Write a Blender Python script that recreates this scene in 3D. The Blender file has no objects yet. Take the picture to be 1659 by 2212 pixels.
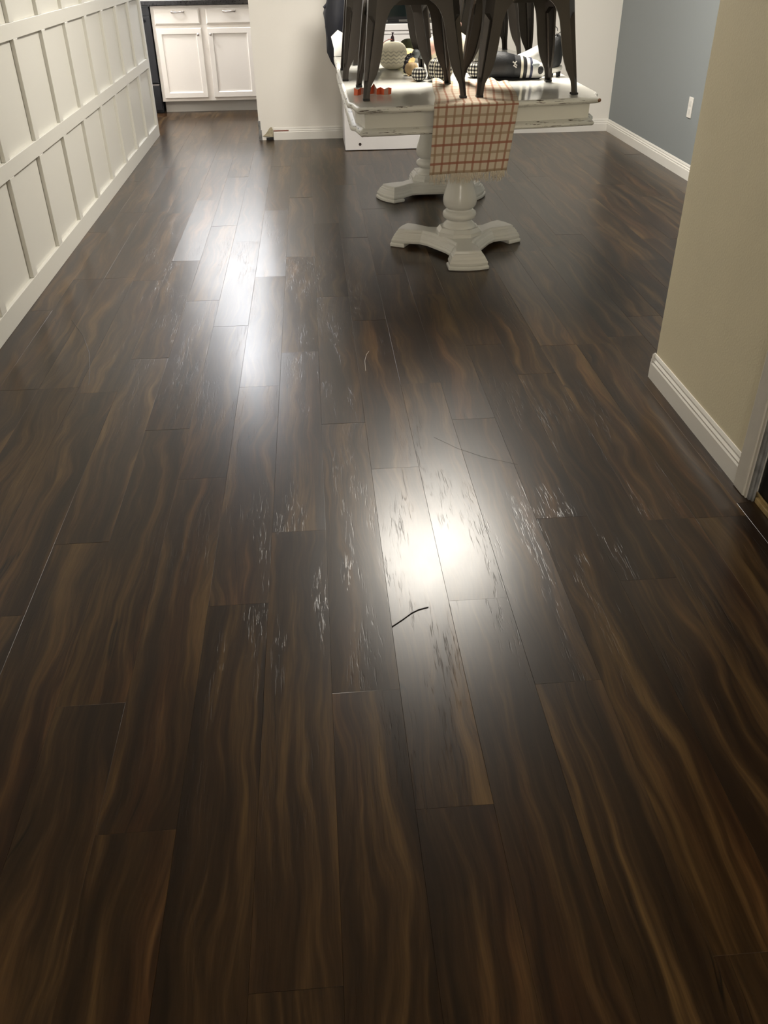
import bpy, bmesh, math, random
from mathutils import Vector, Matrix
random.seed(7)
PI = math.pi
S = bpy.context.scene
COL = S.collection

# ------------------------------------------------------------------ camera
CAMH = 1.32
p_, y_, r_ = math.radians(33.9226), math.radians(4.1174), math.radians(-0.7979)
f = Vector((math.sin(y_)*math.cos(p_), math.cos(y_)*math.cos(p_), -math.sin(p_)))
rt = Vector((math.cos(y_), -math.sin(y_), 0)); up = rt.cross(f)
R = math.cos(r_)*rt + math.sin(r_)*up
U = -math.sin(r_)*rt + math.cos(r_)*up
cam = bpy.data.objects.new('camera', bpy.data.cameras.new('camera'))
COL.objects.link(cam)
M = Matrix((R, U, -f)).transposed().to_4x4(); M.translation = (0, 0, CAMH)
cam.matrix_world = M
cam.data.sensor_fit = 'VERTICAL'; cam.data.sensor_height = 36.0
cam.data.lens = 1827.25/2212*36.0
cam.data.clip_start = 0.02
S.camera = cam

# ------------------------------------------------------------------ light levels
S.view_settings.view_transform = 'Standard'
S.view_settings.look = 'None'
S.view_settings.gamma = 1.0
S.view_settings.exposure = 0.0
W = bpy.data.worlds.new('world'); S.world = W; W.use_nodes = True
W.node_tree.nodes['Background'].inputs[0].default_value = (0.5, 0.48, 0.45, 1)
W.node_tree.nodes['Background'].inputs[1].default_value = 0.02
DINING_E = 66.0      # emission of the dome above the table
KITCHEN_E = 95.0     # emission of the kitchen dome
PANEL_E = 15.0        # emission of the long kitchen panel
HALL_FILL_E = 310.0         # emission of the added fill dome behind the camera
WARM = (1.0, 0.94, 0.84, 1)
COOL = (0.93, 0.95, 1.0, 1)

# ------------------------------------------------------------------ helpers
def tag(o, label=None, cat=None, group=None, kind=None):
    if label: o['label'] = label
    if cat: o['category'] = cat
    if group: o['group'] = group
    if kind: o['kind'] = kind
    return o

def thing(name, label, cat, loc=(0, 0, 0), rz=0, group=None):
    o = bpy.data.objects.new(name, None); COL.objects.link(o)
    o.empty_display_size = .05
    o.location = loc; o.rotation_euler = (0, 0, rz)
    return tag(o, label, cat, group)

def obj(name, mb, mat, parent=None, smooth=False, world=True, label=None):
    """mb = (verts, faces). world=True: verts in world space, shifted to the root's origin."""
    v, fc = mb
    off = Vector((0, 0, 0))
    if parent is not None and world:
        q = parent
        while q is not None:
            off += q.location; q = q.parent
    me = bpy.data.meshes.new(name)
    me.from_pydata([tuple(Vector(a) - off) for a in v], [], fc)
    bm = bmesh.new(); bm.from_mesh(me)
    bmesh.ops.recalc_face_normals(bm, faces=bm.faces)
    bm.to_mesh(me); bm.free()
    if smooth:
        me.polygons.foreach_set('use_smooth', [True]*len(me.polygons))
    for m in (mat if isinstance(mat, list) else [mat]): me.materials.append(m)
    o = bpy.data.objects.new(name, me); COL.objects.link(o)
    if parent is not None: o.parent = parent
    if label: o['label'] = label
    return o

def struct(o): o['kind'] = 'structure'; return o

def bevel(o, w=.002, seg=2, ang=35):
    m = o.modifiers.new('bevel', 'BEVEL'); m.width = w; m.segments = seg
    m.limit_method = 'ANGLE'; m.angle_limit = math.radians(ang); return o
def subsurf(o, n=2):
    m = o.modifiers.new('subsurf', 'SUBSURF'); m.levels = n; m.render_levels = n; return o
def solid(o, t, off=-1):
    m = o.modifiers.new('solid', 'SOLIDIFY'); m.thickness = t; m.offset = off; return o

def merge(*mbs):
    V, F = [], []
    for v, fc in mbs:
        n = len(V); V += list(v); F += [tuple(i+n for i in q) for q in fc]
    return V, F
def box(x0, x1, y0, y1, z0, z1):
    V = [(x, y, z) for z in (z0, z1) for y in (y0, y1) for x in (x0, x1)]
    return V, [(0, 2, 3, 1), (4, 5, 7, 6), (0, 1, 5, 4), (2, 6, 7, 3), (0, 4, 6, 2), (1, 3, 7, 5)]
def xf(mb, mat):
    return [tuple(mat @ Vector(v)) for v in mb[0]], mb[1]
def rings(rs, cap0=True, cap1=True, closed=True):
    V = []; F = []; n = len(rs[0])
    for r in rs: V += [tuple(a) for a in r]
    for i in range(len(rs)-1):
        for j in range(n if closed else n-1):
            k = (j+1) % n
            F.append((i*n+j, i*n+k, (i+1)*n+k, (i+1)*n+j))
    if cap0: F.append(tuple(range(n))[::-1])
    if cap1: F.append(tuple(range((len(rs)-1)*n, len(rs)*n)))
    return V, F
def lathe(c, prof, n=40, lobes=0, amp=0, phase=0):
    rs = []
    for r, z in prof:
        rs.append([(c[0]+r*(1+amp*(abs(math.cos(lobes*a/2))-.6) if lobes else r and 1)*math.cos(a+phase) if lobes else c[0]+r*math.cos(a+phase),
                    c[1]+r*(1+amp*(abs(math.cos(lobes*a/2))-.6))*math.sin(a+phase) if lobes else c[1]+r*math.sin(a+phase),
                    c[2]+z) for a in [2*PI*j/n for j in range(n)]])
    return rings(rs)
def tube(path, rad, n=10, cap=True):
    P = [Vector(p) for p in path]; rs = []
    ref = Vector((0, 0, 1))
    for i, p in enumerate(P):
        t = (P[min(i+1, len(P)-1)] - P[max(i-1, 0)]).normalized()
        a = t.cross(ref)
        if a.length < .05: a = t.cross(Vector((1, 0, 0)))
        a.normalize(); b = a.cross(t).normalized()
        r = rad[i] if isinstance(rad, (list, tuple)) else rad
        rs.append([p + r*(math.cos(2*PI*j/n)*a + math.sin(2*PI*j/n)*b) for j in range(n)])
    return rings(rs, cap, cap)
def ball(c, rx, ry=None, rz=None, n=20, m=12):
    ry = ry or rx; rz = rz or rx
    rs = [[(c[0]+rx*math.sin(t)*math.cos(a), c[1]+ry*math.sin(t)*math.sin(a), c[2]-rz*math.cos(t))
           for a in [2*PI*j/n for j in range(n)]] for t in [PI*(i+.15)/(m+.3) for i in range(m+1)]]
    return rings(rs)
def offset_poly(P, d):
    """inward offset of a CCW polygon with mitred corners"""
    n = len(P); out = []
    for i in range(n):
        a, b, c = Vector(P[i-1]), Vector(P[i]), Vector(P[(i+1) % n])
        e1 = (b-a).normalized(); e2 = (c-b).normalized()
        n1 = Vector((-e1.y, e1.x)); n2 = Vector((-e2.y, e2.x))
        m = (n1+n2); m = m/max(m.length_squared/2, .35)
        out.append(b + m*d)
    return out
def stack(P, prof, cap0=True, cap1=True):
    """prof: list of (inset, z)"""
    rs = []
    for d, z in prof:
        rs.append([(q[0], q[1], z) for q in (offset_poly(P, d) if abs(d) > 1e-9 else [Vector(p) for p in P])])
    return rings(rs, cap0, cap1)
def sweep(profile, a, b, out):
    """profile: (outward, z) polygon, from a to b (xy), outward direction out"""
    rs = [[(q[0]+o*out[0], q[1]+o*out[1], z) for o, z in profile] for q in (a, b)]
    return rings(rs)

# ------------------------------------------------------------------ material helpers
def new_mat(name):
    m = bpy.data.materials.new(name); m.use_nodes = True
    return m, m.node_tree.nodes, m.node_tree.links, m.node_tree.nodes['Principled BSDF']
def N(ns, t, **k):
    n = ns.new(t)
    for a, b in k.items(): setattr(n, a, b)
    return n
def paint(name, col, rough=.5, bump=.0, bscale=200, metallic=0, var=0, vscale=4, spec=.5, coat=0, detail=4):
    m, ns, L, B = new_mat(name)
    B.inputs['Base Color'].default_value = (*col, 1)
    B.inputs['Roughness'].default_value = rough
    B.inputs['Metallic'].default_value = metallic
    B.inputs['Specular IOR Level'].default_value = spec
    B.inputs['Coat Weight'].default_value = coat
    tc = N(ns, 'ShaderNodeTexCoord')
    if bump:
        no = N(ns, 'ShaderNodeTexNoise'); no.inputs['Scale'].default_value = bscale; no.inputs['Detail'].default_value = detail
        L.new(tc.outputs['Object'], no.inputs['Vector'])
        b = N(ns, 'ShaderNodeBump'); b.inputs['Strength'].default_value = bump; b.inputs['Distance'].default_value = .002
        L.new(no.outputs['Fac'], b.inputs['Height']); L.new(b.outputs['Normal'], B.inputs['Normal'])
    if var:
        no = N(ns, 'ShaderNodeTexNoise'); no.inputs['Scale'].default_value = vscale; no.inputs['Detail'].default_value = 5
        L.new(tc.outputs['Object'], no.inputs['Vector'])
        mr = N(ns, 'ShaderNodeMapRange'); mr.inputs['From Min'].default_value = .3; mr.inputs['From Max'].default_value = .7
        mr.inputs['To Min'].default_value = 1-var; mr.inputs['To Max'].default_value = 1+var
        L.new(no.outputs['Fac'], mr.inputs['Value'])
        mx = N(ns, 'ShaderNodeVectorMath', operation='SCALE'); mx.inputs[0].default_value = col
        L.new(mr.outputs[0], mx.inputs['Scale']); L.new(mx.outputs[0], B.inputs['Base Color'])
    return m
def emit(name, col, e):
    m, ns, L, B = new_mat(name)
    B.inputs['Base Color'].default_value = (.9, .9, .88, 1)
    B.inputs['Emission Color'].default_value = col
    B.inputs['Emission Strength'].default_value = e
    return m

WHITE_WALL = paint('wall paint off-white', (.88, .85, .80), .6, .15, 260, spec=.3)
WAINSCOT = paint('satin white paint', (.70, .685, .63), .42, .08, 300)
TRIM = paint('white trim paint', (.80, .78, .74), .38, .03, 200)
GREY_WALL = paint('blue-grey wall paint', (.262, .285, .292), .6, .15, 260, spec=.3)
BEIGE_WALL = paint('beige wall paint', (.72, .655, .485), .6, .25, 160, spec=.3, var=.03, vscale=3)
CEIL = paint('ceiling paint', (.82, .80, .76), .8, .3, 120, spec=.2)
CAB = paint('cabinet paint warm white', (.78, .72, .64), .35)
TOEK = paint('toe kick paint', (.46, .43, .38), .5)
GRANITE = paint('black stone', (.02, .018, .018), .08, var=.5, vscale=90)
BLACKGLOSS = paint('black enamel', (.012, .012, .014), .18)
CHROME = paint('brushed nickel', (.55, .50, .46), .3, metallic=1)
BLACKDOOR = paint('black door paint', (.006, .006, .007), .45)
OAK = paint('yellow oak threshold', (.42, .30, .14), .45, var=.25, vscale=30)
JAMB = paint('grey weathered jamb', (.22, .22, .22), .5, .3, 80, var=.45, vscale=25)
CASING = paint('casing paint', (.58, .55, .50), .45, .2, 60, var=.06, vscale=8)
GUN = paint('gunmetal brown', (.046, .039, .033), .38, metallic=.55, var=.12, vscale=9)
RUBBER = paint('black rubber foot', (.012, .012, .012), .6)

def table_paint(name, base, wear, rough=.22):
    m, ns, L, B = new_mat(name)
    tc = N(ns, 'ShaderNodeTexCoord')
    mp = N(ns, 'ShaderNodeMapping'); mp.inputs['Scale'].default_value = (9, 9, 120)
    L.new(tc.outputs['Object'], mp.inputs['Vector'])
    no = N(ns, 'ShaderNodeTexNoise'); no.inputs['Scale'].default_value = 1.6; no.inputs['Detail'].default_value = 6
    no.inputs['Roughness'].default_value = .65
    L.new(mp.outputs[0], no.inputs['Vector'])
    cr = N(ns, 'ShaderNodeValToRGB')
    cr.color_ramp.elements[0].position = wear; cr.color_ramp.elements[0].color = (*base, 1)
    cr.color_ramp.elements[1].position = wear+.02; cr.color_ramp.elements[1].color = (.06, .035, .02, 1)
    L.new(no.outputs['Fac'], cr.inputs['Fac']); L.new(cr.outputs['Color'], B.inputs['Base Color'])
    B.inputs['Roughness'].default_value = rough
    n2 = N(ns, 'ShaderNodeTexNoise'); n2.inputs['Scale'].default_value = 60
    L.new(tc.outputs['Object'], n2.inputs['Vector'])
    b = N(ns, 'ShaderNodeBump'); b.inputs['Strength'].default_value = .06; b.inputs['Distance'].default_value = .002
    L.new(n2.outputs['Fac'], b.inputs['Height']); L.new(b.outputs['Normal'], B.inputs['Normal'])
    return m
TABLE = table_paint('distressed white paint', (.74, .73, .68), .80)
TABLE_TOP = table_paint('glossy white tabletop paint', (.74, .73, .68), .95, .12)
TABLE_EDGE = table_paint('worn white edge paint', (.74, .73, .68), .585, .38)

# ------------------------------------------------------------------ floor
PW, PL, PX0 = .109596*CAMH, .9213*CAMH, .09169*CAMH
JOINT = {-7: 3.977, -6: 3.272, -5: 2.823, -4: 2.58, -3: 2.128, -2: 1.43, -1: 1.891, 0: 1.661, 1: 2.102, 2: 1.882, 3: 1.427, 4: 2.13}

def floor_material():
    m, ns, L, B = new_mat('dark acacia laminate')
    geo = N(ns, 'ShaderNodeNewGeometry')
    at = N(ns, 'ShaderNodeAttribute', attribute_name='plank')
    def math_(op, a, b=None):
        n = N(ns, 'ShaderNodeMath', operation=op)
        for i, v in enumerate((a, b)):
            if v is None: continue
            if isinstance(v, (int, float)): n.inputs[i].default_value = v
            else: L.new(v, n.inputs[i])
        return n.outputs[0]
    sc = N(ns, 'ShaderNodeVectorMath', operation='SCALE'); sc.inputs['Scale'].default_value = 37.0
    L.new(at.outputs['Color'], sc.inputs[0])
    ad = N(ns, 'ShaderNodeVectorMath', operation='ADD')
    L.new(geo.outputs['Position'], ad.inputs[0]); L.new(sc.outputs[0], ad.inputs[1])
    def mapped(src, s):
        mp = N(ns, 'ShaderNodeMapping'); mp.inputs['Scale'].default_value = s
        L.new(src, mp.inputs['Vector']); return mp.outputs[0]
    def noise(vec, scale, detail=3, rough=.5, dist=0):
        n = N(ns, 'ShaderNodeTexNoise'); n.inputs['Scale'].default_value = scale
        n.inputs['Detail'].default_value = detail; n.inputs['Roughness'].default_value = rough
        n.inputs['Distortion'].default_value = dist
        L.new(vec, n.inputs['Vector']); return n.outputs['Fac']
    # warp across the plank so the streaks wander
    wv = noise(mapped(ad.outputs[0], (3.0, 1.5, 1)), 1.5, 2)
    comb = N(ns, 'ShaderNodeCombineXYZ')
    L.new(math_('MULTIPLY', math_('SUBTRACT', wv, .5), .12), comb.inputs[0])
    ad2 = N(ns, 'ShaderNodeVectorMath', operation='ADD')
    L.new(ad.outputs[0], ad2.inputs[0]); L.new(comb.outputs[0], ad2.inputs[1])
    band = noise(mapped(ad2.outputs[0], (21, 1.05, 1)), 1.0, 4, .6, .35)
    fine = noise(mapped(ad2.outputs[0], (90, 3.5, 1)), 1.0, 4, .6)
    pores = noise(mapped(ad.outputs[0], (420, 14, 1)), 1.0, 2, .5)
    v = math_('ADD', math_('MULTIPLY', band, .80), math_('MULTIPLY', fine, .20))
    cr = N(ns, 'ShaderNodeValToRGB'); e = cr.color_ramp.elements
    e[0].position = .32; e[0].color = (.0120, .0056, .0020, 1)
    e[1].position = .74; e[1].color = (.125, .073, .0260, 1)
    for p, c in ((.43, (.0200, .0096, .0034, 1)), (.51, (.0340, .0172, .0060, 1)), (.585, (.066, .036, .0125, 1)), (.65, (.096, .055, .0195, 1))):
        x = e.new(p); x.color = c
    L.new(v, cr.inputs['Fac'])
    # plank tint
    sep = N(ns, 'ShaderNodeSeparateColor'); L.new(at.outputs['Color'], sep.inputs[0])
    mr = N(ns, 'ShaderNodeMapRange'); mr.inputs['To Min'].default_value = .86; mr.inputs['To Max'].default_value = 1.16
    L.new(sep.outputs[0], mr.inputs['Value'])
    pm = N(ns, 'ShaderNodeMapRange'); pm.inputs['From Min'].default_value = .3; pm.inputs['From Max'].default_value = .7
    pm.inputs['To Min'].default_value = .86; pm.inputs['To Max'].default_value = 1.12
    L.new(pores, pm.inputs['Value'])
    # reddish blush in places
    red = noise(mapped(ad.outputs[0], (8, .8, 1)), 1.0, 2)
    rm = N(ns, 'ShaderNodeMapRange'); rm.inputs['From Min'].default_value = .52; rm.inputs['From Max'].default_value = .72
    rm.inputs['To Max'].default_value = .35; L.new(red, rm.inputs['Value'])
    mixr = N(ns, 'ShaderNodeMix', data_type='RGBA', blend_type='MULTIPLY')
    L.new(rm.outputs[0], mixr.inputs['Factor']); L.new(cr.outputs['Color'], mixr.inputs['A'])
    mixr.inputs['B'].default_value = (1.25, .75, .70, 1)
    # dark cracks: thin contour lines of a wandering noise, only here and there
    ck = noise(mapped(ad2.outputs[0], (13, .55, 1)), 1.0, 2, .5, .2)
    line = math_('ABSOLUTE', math_('SUBTRACT', ck, .5))
    where = noise(mapped(ad.outputs[0], (5, 1.6, 1)), 1.0, 2)
    lm = N(ns, 'ShaderNodeMapRange'); lm.inputs['From Min'].default_value = .0; lm.inputs['From Max'].default_value = .006
    L.new(line, lm.inputs['Value'])
    wm = N(ns, 'ShaderNodeMapRange'); wm.inputs['From Min'].default_value = .58; wm.inputs['From Max'].default_value = .62
    L.new(where, wm.inputs['Value'])
    crack = math_('SUBTRACT', 1.0, math_('MULTIPLY', math_('SUBTRACT', 1.0, lm.outputs[0]), wm.outputs[0]))
    tot = math_('MULTIPLY', math_('MULTIPLY', mr.outputs[0], pm.outputs[0]), math_('ADD', math_('MULTIPLY', crack, .85), .15))
    out = N(ns, 'ShaderNodeVectorMath', operation='SCALE')
    L.new(mixr.outputs['Result'], out.inputs[0]); L.new(tot, out.inputs['Scale'])
    L.new(out.outputs[0], B.inputs['Base Color'])
    # sheen: smudged roughness
    sm = noise(mapped(geo.outputs['Position'], (3, 2, 1)), 2.0, 6, .7)
    rr = N(ns, 'ShaderNodeMapRange'); rr.inputs['From Min'].default_value = .3; rr.inputs['From Max'].default_value = .7
    rr.inputs['To Min'].default_value = .14; rr.inputs['To Max'].default_value = .24
    L.new(sm, rr.inputs['Value']); L.new(rr.outputs[0], B.inputs['Coat Roughness'])
    B.inputs['Coat Weight'].default_value = .12; B.inputs['Roughness'].default_value = .285
    B.inputs['IOR'].default_value = 1.39
    # hand-scraped relief: long shallow cuts and small pits
    cut = noise(mapped(ad.outputs[0], (210, 17, 1)), 1.0, 3, .55, .4)
    cm = N(ns, 'ShaderNodeMapRange'); cm.inputs['From Min'].default_value = .56; cm.inputs['From Max'].default_value = .68
    L.new(cut, cm.inputs['Value'])
    patch = noise(mapped(ad.outputs[0], (14, 2.2, 1)), 1.0, 2)
    pmk = N(ns, 'ShaderNodeMapRange'); pmk.inputs['From Min'].default_value = .48; pmk.inputs['From Max'].default_value = .58
    L.new(patch, pmk.inputs['Value'])
    wavy = noise(mapped(ad.outputs[0], (18, 3, 1)), 1.0, 2)
    h = math_('SUBTRACT', math_('MULTIPLY', wavy, .30), math_('MULTIPLY', math_('MULTIPLY', cm.outputs[0], pmk.outputs[0]), .35))
    b = N(ns, 'ShaderNodeBump'); b.inputs['Strength'].default_value = .32; b.inputs['Distance'].default_value = .0016
    L.new(h, b.inputs['Height'])
    # each plank lies at its own slight slope
    sl = N(ns, 'ShaderNodeCombineXYZ')
    L.new(math_('MULTIPLY', math_('SUBTRACT', sep.outputs[1], .5), .045), sl.inputs[0])
    L.new(math_('MULTIPLY', math_('SUBTRACT', sep.outputs[2], .5), .018), sl.inputs[1])
    an = N(ns, 'ShaderNodeVectorMath', operation='ADD'); L.new(b.outputs['Normal'], an.inputs[0]); L.new(sl.outputs[0], an.inputs[1])
    nn = N(ns, 'ShaderNodeVectorMath', operation='NORMALIZE'); L.new(an.outputs[0], nn.inputs[0])
    L.new(nn.outputs[0], B.inputs['Normal']); L.new(nn.outputs[0], B.inputs['Coat Normal'])
    return m

def build_floor():
    V, F, C = [], [], []
    rnd = random.Random(11)
    g = .0005; dz = .00025
    k0 = math.floor((-2.9-PX0)/PW); k1 = math.ceil((2.6-PX0)/PW)
    for k in range(k0, k1):
        x0, x1 = PX0+k*PW, PX0+(k+1)*PW
        j = JOINT.get(k, 1.2+rnd.random())*CAMH
        y = j - PL*math.ceil((j+4.7)/PL)
        while y < 13.1:
            y0, y1 = y, y+PL; y += PL
            c = (rnd.random(), rnd.random(), rnd.random())
            tx = (rnd.random()-.5)*.0040; ty = (rnd.random()-.5)*.0012
            xm, ym = (x0+x1)/2, (y0+y1)/2
            z = lambda a, b: (a-xm)*tx + (b-ym)*ty
            o = [(x0, y0), (x1, y0), (x1, y1), (x0, y1)]
            i = [(x0+g, y0+g), (x1-g, y0+g), (x1-g, y1-g), (x0+g, y1-g)]
            n = len(V)
            V += [(a, b, z(a, b)) for a, b in i] + [(a, b, -dz*2) for a, b in o]
            F += [(n, n+1, n+2, n+3)] + [(n+4+q, n+4+(q+1) % 4, n+(q+1) % 4, n+q) for q in range(4)]
            C += [c]*5
    me = bpy.data.meshes.new('floor'); me.from_pydata(V, [], F)
    a = me.attributes.new('plank', 'FLOAT_COLOR', 'FACE')
    for q, c in enumerate(C): a.data[q].color = (*c, 1)
    me.materials.append(floor_material())
    o = bpy.data.objects.new('floor', me); COL.objects.link(o)
    return struct(o)
FLOOR = build_floor()
SCR = paint('dark scratch', (.004, .003, .003), .6)
SCRL = paint('dull scratch', (.030, .022, .016), .4)
def scratch(pts, r, mat):
    obj('scratch', tube([(x, y, .0012) for x, y in pts], r, 5), mat, FLOOR)
scratch([(.121, 1.478), (.150, 1.502), (.172, 1.522), (.190, 1.533), (.214, 1.540)], .0010, SCR)
scratch([(.335, 2.370), (.40, 2.29), (.47, 2.23), (.565, 2.175)], .0003, SCRL)
scratch([(-1.07, 3.55), (-.98, 3.36), (-.92, 3.18), (-.885, 3.02), (-.86, 2.88)], .0006, SCRL)
scratch([(.148, 2.90), (.150, 2.99), (.160, 3.05), (.172, 3.08)], .0008, paint('light scratch', (.5, .45, .4), .4))

# ------------------------------------------------------------------ room shell
XL = -1.283-.018          # wainscot wall surface
XR = 2.447                # grey wall surface
YB = 7.462                # back wall surface
XB = 1.180                # beige wall surface
H = 2.44
struct(obj('ceiling', box(-2.9, 2.6, -4.7, 13.1, H, H+.1), CEIL))
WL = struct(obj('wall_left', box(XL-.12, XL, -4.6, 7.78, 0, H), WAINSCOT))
struct(obj('wall_far', box(-2.8, 2.6, 13.0, 13.1, 0, H), WHITE_WALL))
WB = struct(obj('wall_back', box(-.432, XR, YB, YB+.12, 0, H), WHITE_WALL))
struct(obj('wall_right', box(XR, XR+.1, 2.7, 13.0, 0, H), GREY_WALL))
struct(obj('wall_kitchen', box(-2.9, -2.8, 7.6, 13.1, 0, H), WHITE_WALL))
struct(obj('wall_kitchen_return', box(-2.8, XL-.12, 7.66, 7.78, 0, H), WHITE_WALL))
struct(obj('wall_near', box(-1.5, 1.4, -4.7, -4.6, 0, H), WHITE_WALL))
struct(obj('wall_entry', merge(box(XB, XB+.11, 2.0, 2.735, 0, H), box(XB, XB+.11, .96, 2.0, 2.07, H),
                               box(XB, XB+.11, -4.6, .96, 0, H), box(XB+.11, XR, 2.63, 2.735, 0, H)), BEIGE_WALL))

# wainscot: rails and battens on the left wall
T = .018
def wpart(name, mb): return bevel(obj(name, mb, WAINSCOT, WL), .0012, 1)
wpart('bottom_rail', box(XL, XL+T, -4.6, 7.80, 0, .090))
wpart('rail', box(XL, XL+T, -4.6, 7.80, .512, .577))
wpart('rail', box(XL, XL+T, -4.6, 7.80, .990, 1.052))
wpart('rail', box(XL, XL+T+.01, -4.6, 7.80, 1.47, 1.53))
for k in range(-16, 9):
    y = 3.372+.4822*k
    for z0, z1 in ((.090, .512), (.577, .990), (1.052, 1.47)):
        wpart('batten', box(XL, XL+T, y, y+.062, z0, z1))
for z0, z1 in ((.090, .512), (.577, .990), (1.052, 1.47)):
    wpart('batten', box(XL, XL+T, 7.735, 7.80, z0, z1))
wpart('end_board', box(XL-.13, XL+.004, 7.78, 7.80, 0, H))

BP = [(0, 0), (.0125, 0), (.0125, .056), (.0095, .062), (.0105, .068), (.006, .076), (.0065, .082), (.003, .092), (0, .092)]
bb = struct(obj('baseboard_back', sweep(BP, (-.318, YB), (XR, YB), (0, -1)), TRIM))
struct(obj('baseboard_right', sweep(BP, (XR, 2.735), (XR, YB), (-1, 0)), TRIM))
struct(obj('baseboard_entry', merge(sweep(BP, (XB, 2.003), (XB, 2.745), (-1, 0)), sweep(BP, (XB-.012, 2.735), (XR, 2.735), (0, 1))), TRIM))
RED = paint('red undercoat', (.24, .085, .06), .6)
obj('bare_strip', box(-.317, -.195, YB-.0115, YB-.004, .064, .073), RED, bb, label='reddish bare strip along the moulding')
# torn corner of the back wall
obj('corner_bead', merge(xf(box(-.436, -.412, YB-.006, YB, .0, .075), Matrix.Identity(4)), box(-.437, -.431, YB-.004, YB+.02, 0, .14), box(-.434, -.418, YB-.005, YB+.003, .08, .145)), JAMB, WB, label='exposed dented metal corner bead')
PLAS = paint('torn plaster', (.42, .37, .26), .8, .8, 60, var=.2, vscale=60)
pl = [(-.405, .030), (-.322, .022), (-.319, .07), (-.332, .098), (-.350, .088), (-.365, .066), (-.385, .045)]
obj('torn_plaster', rings([[(x, YB-d, z) for x, z in pl] for d in (0, .008)]), PLAS, WB, label='torn beige plaster patch')
obj('gap', box(-.378, -.322, YB-.010, YB-.002, .002, .020), BLACKDOOR, WB, label='dark gap at the floor')

# doorway on the right: casing, jamb, black door, threshold
struct(obj('trim_1', merge(box(1.163, XB, 1.940, 2.003, 0, 2.12), box(1.163, XB, .90, 2.003, 2.06, 2.12), box(1.163, XB, .90, .963, 0, 2.06)), CASING))
bevel(bpy.data.objects['trim_1'], .004, 2)
struct(obj('trim_2', merge(box(1.168, XB+.11, 1.930, 1.942, 0, 2.07), box(1.168, XB+.11, .958, .972, 0, 2.07), box(1.168, XB+.11, .972, 1.930, 2.055, 2.07)), CASING))
ws = struct(obj('trim_3', merge(box(1.172, 1.190, 1.918, 1.929, 0, .27), box(1.178, 1.184, 1.910, 1.920, 0, .27)), JAMB))
ws['label'] = 'grey worn weatherstrip at the foot of the doorway'
D = struct(obj('door_1', box(1.200, 1.240, .974, 1.926, .022, 2.05), BLACKDOOR))
for z0, z1 in ((.2, .9), (1.05, 1.9)):
    for y0, y1 in ((1.08, 1.40), (1.50, 1.82)):
        bevel(obj('door_panel', box(1.197, 1.204, y0, y1, z0, z1), BLACKDOOR, D), .003, 1)
obj('door_handle', merge(tube([(1.200, 1.03, 1.0), (1.165, 1.03, 1.0)], .011), ball((1.150, 1.03, 1.0), .026)), CHROME, D, True)
struct(bevel(obj('trim_4', merge(box(1.184, 1.194, .974, 1.908, 0, .016), box(1.194, 1.199, .974, 1.928, 0, .022)), OAK), .002, 2))

# outlet cover on the grey wall
o = thing('outlet_cover', 'small white outlet cover on the blue-grey wall above the baseboard', 'outlet', (XR, 5.83, .413))
bevel(obj('cover_plate', box(XR-.006, XR, 5.797, 5.866, .352, .474), TRIM, o), .003, 2)
for z in (.437, .389):
    obj('socket', box(XR-.0085, XR-.006, 5.818, 5.845, z-.015, z+.015), paint('socket white', (.7, .69, .66), .3), o)

# ------------------------------------------------------------------ lamps
def dome(name, label, x, y, col, e, r=.17):
    t = thing(name, label, 'ceiling light', (x, y, H))
    obj('mounting_plate', lathe((x, y, H), [(r*1.04, -.0), (r*1.05, -.018), (r*.98, -.022)]), CHROME, t, True)
    obj('glass_dome', lathe((x, y, H), [(r*.97, -.020), (r*.95, -.045), (r*.80, -.075), (r*.5, -.098), (r*.12, -.108)], 32), emit('lit glass '+name, col, e), t, True)
dome('dining_light', 'lit round dome light on the ceiling above the white table', .72, 4.97, WARM, DINING_E, .43)
dome('kitchen_light', 'lit round dome light on the kitchen ceiling beyond the doorway', -.72, 8.62, COOL, KITCHEN_E, .20)
dome('hall_fill_light', 'added fill light, dome shaped, on the unseen hall ceiling behind the camera', -.3, -3.3, WARM, HALL_FILL_E, .17)  # added fill lamp, brightens the faces turned towards the camera
dome('kitchen_light', 'added fill light, dome shaped, on the kitchen ceiling, hidden behind the panelled wall', -2.1, 8.35, COOL, 150.0, .20)  # added fill lamp for the cabinets, kept out of the floor reflections
t = thing('kitchen_panel_light', 'long lit rectangular panel light on the far kitchen ceiling', 'ceiling light', (-1.1, 11.4, H))
bevel(obj('light_frame', box(-1.70, -.50, 10.45, 12.35, H-.04, H), TRIM, t), .004)
obj('diffuser', box(-1.66, -.54, 10.49, 12.31, H-.05, H-.041), emit('lit diffuser', (.97, .98, 1.0, 1), PANEL_E), t)

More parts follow.
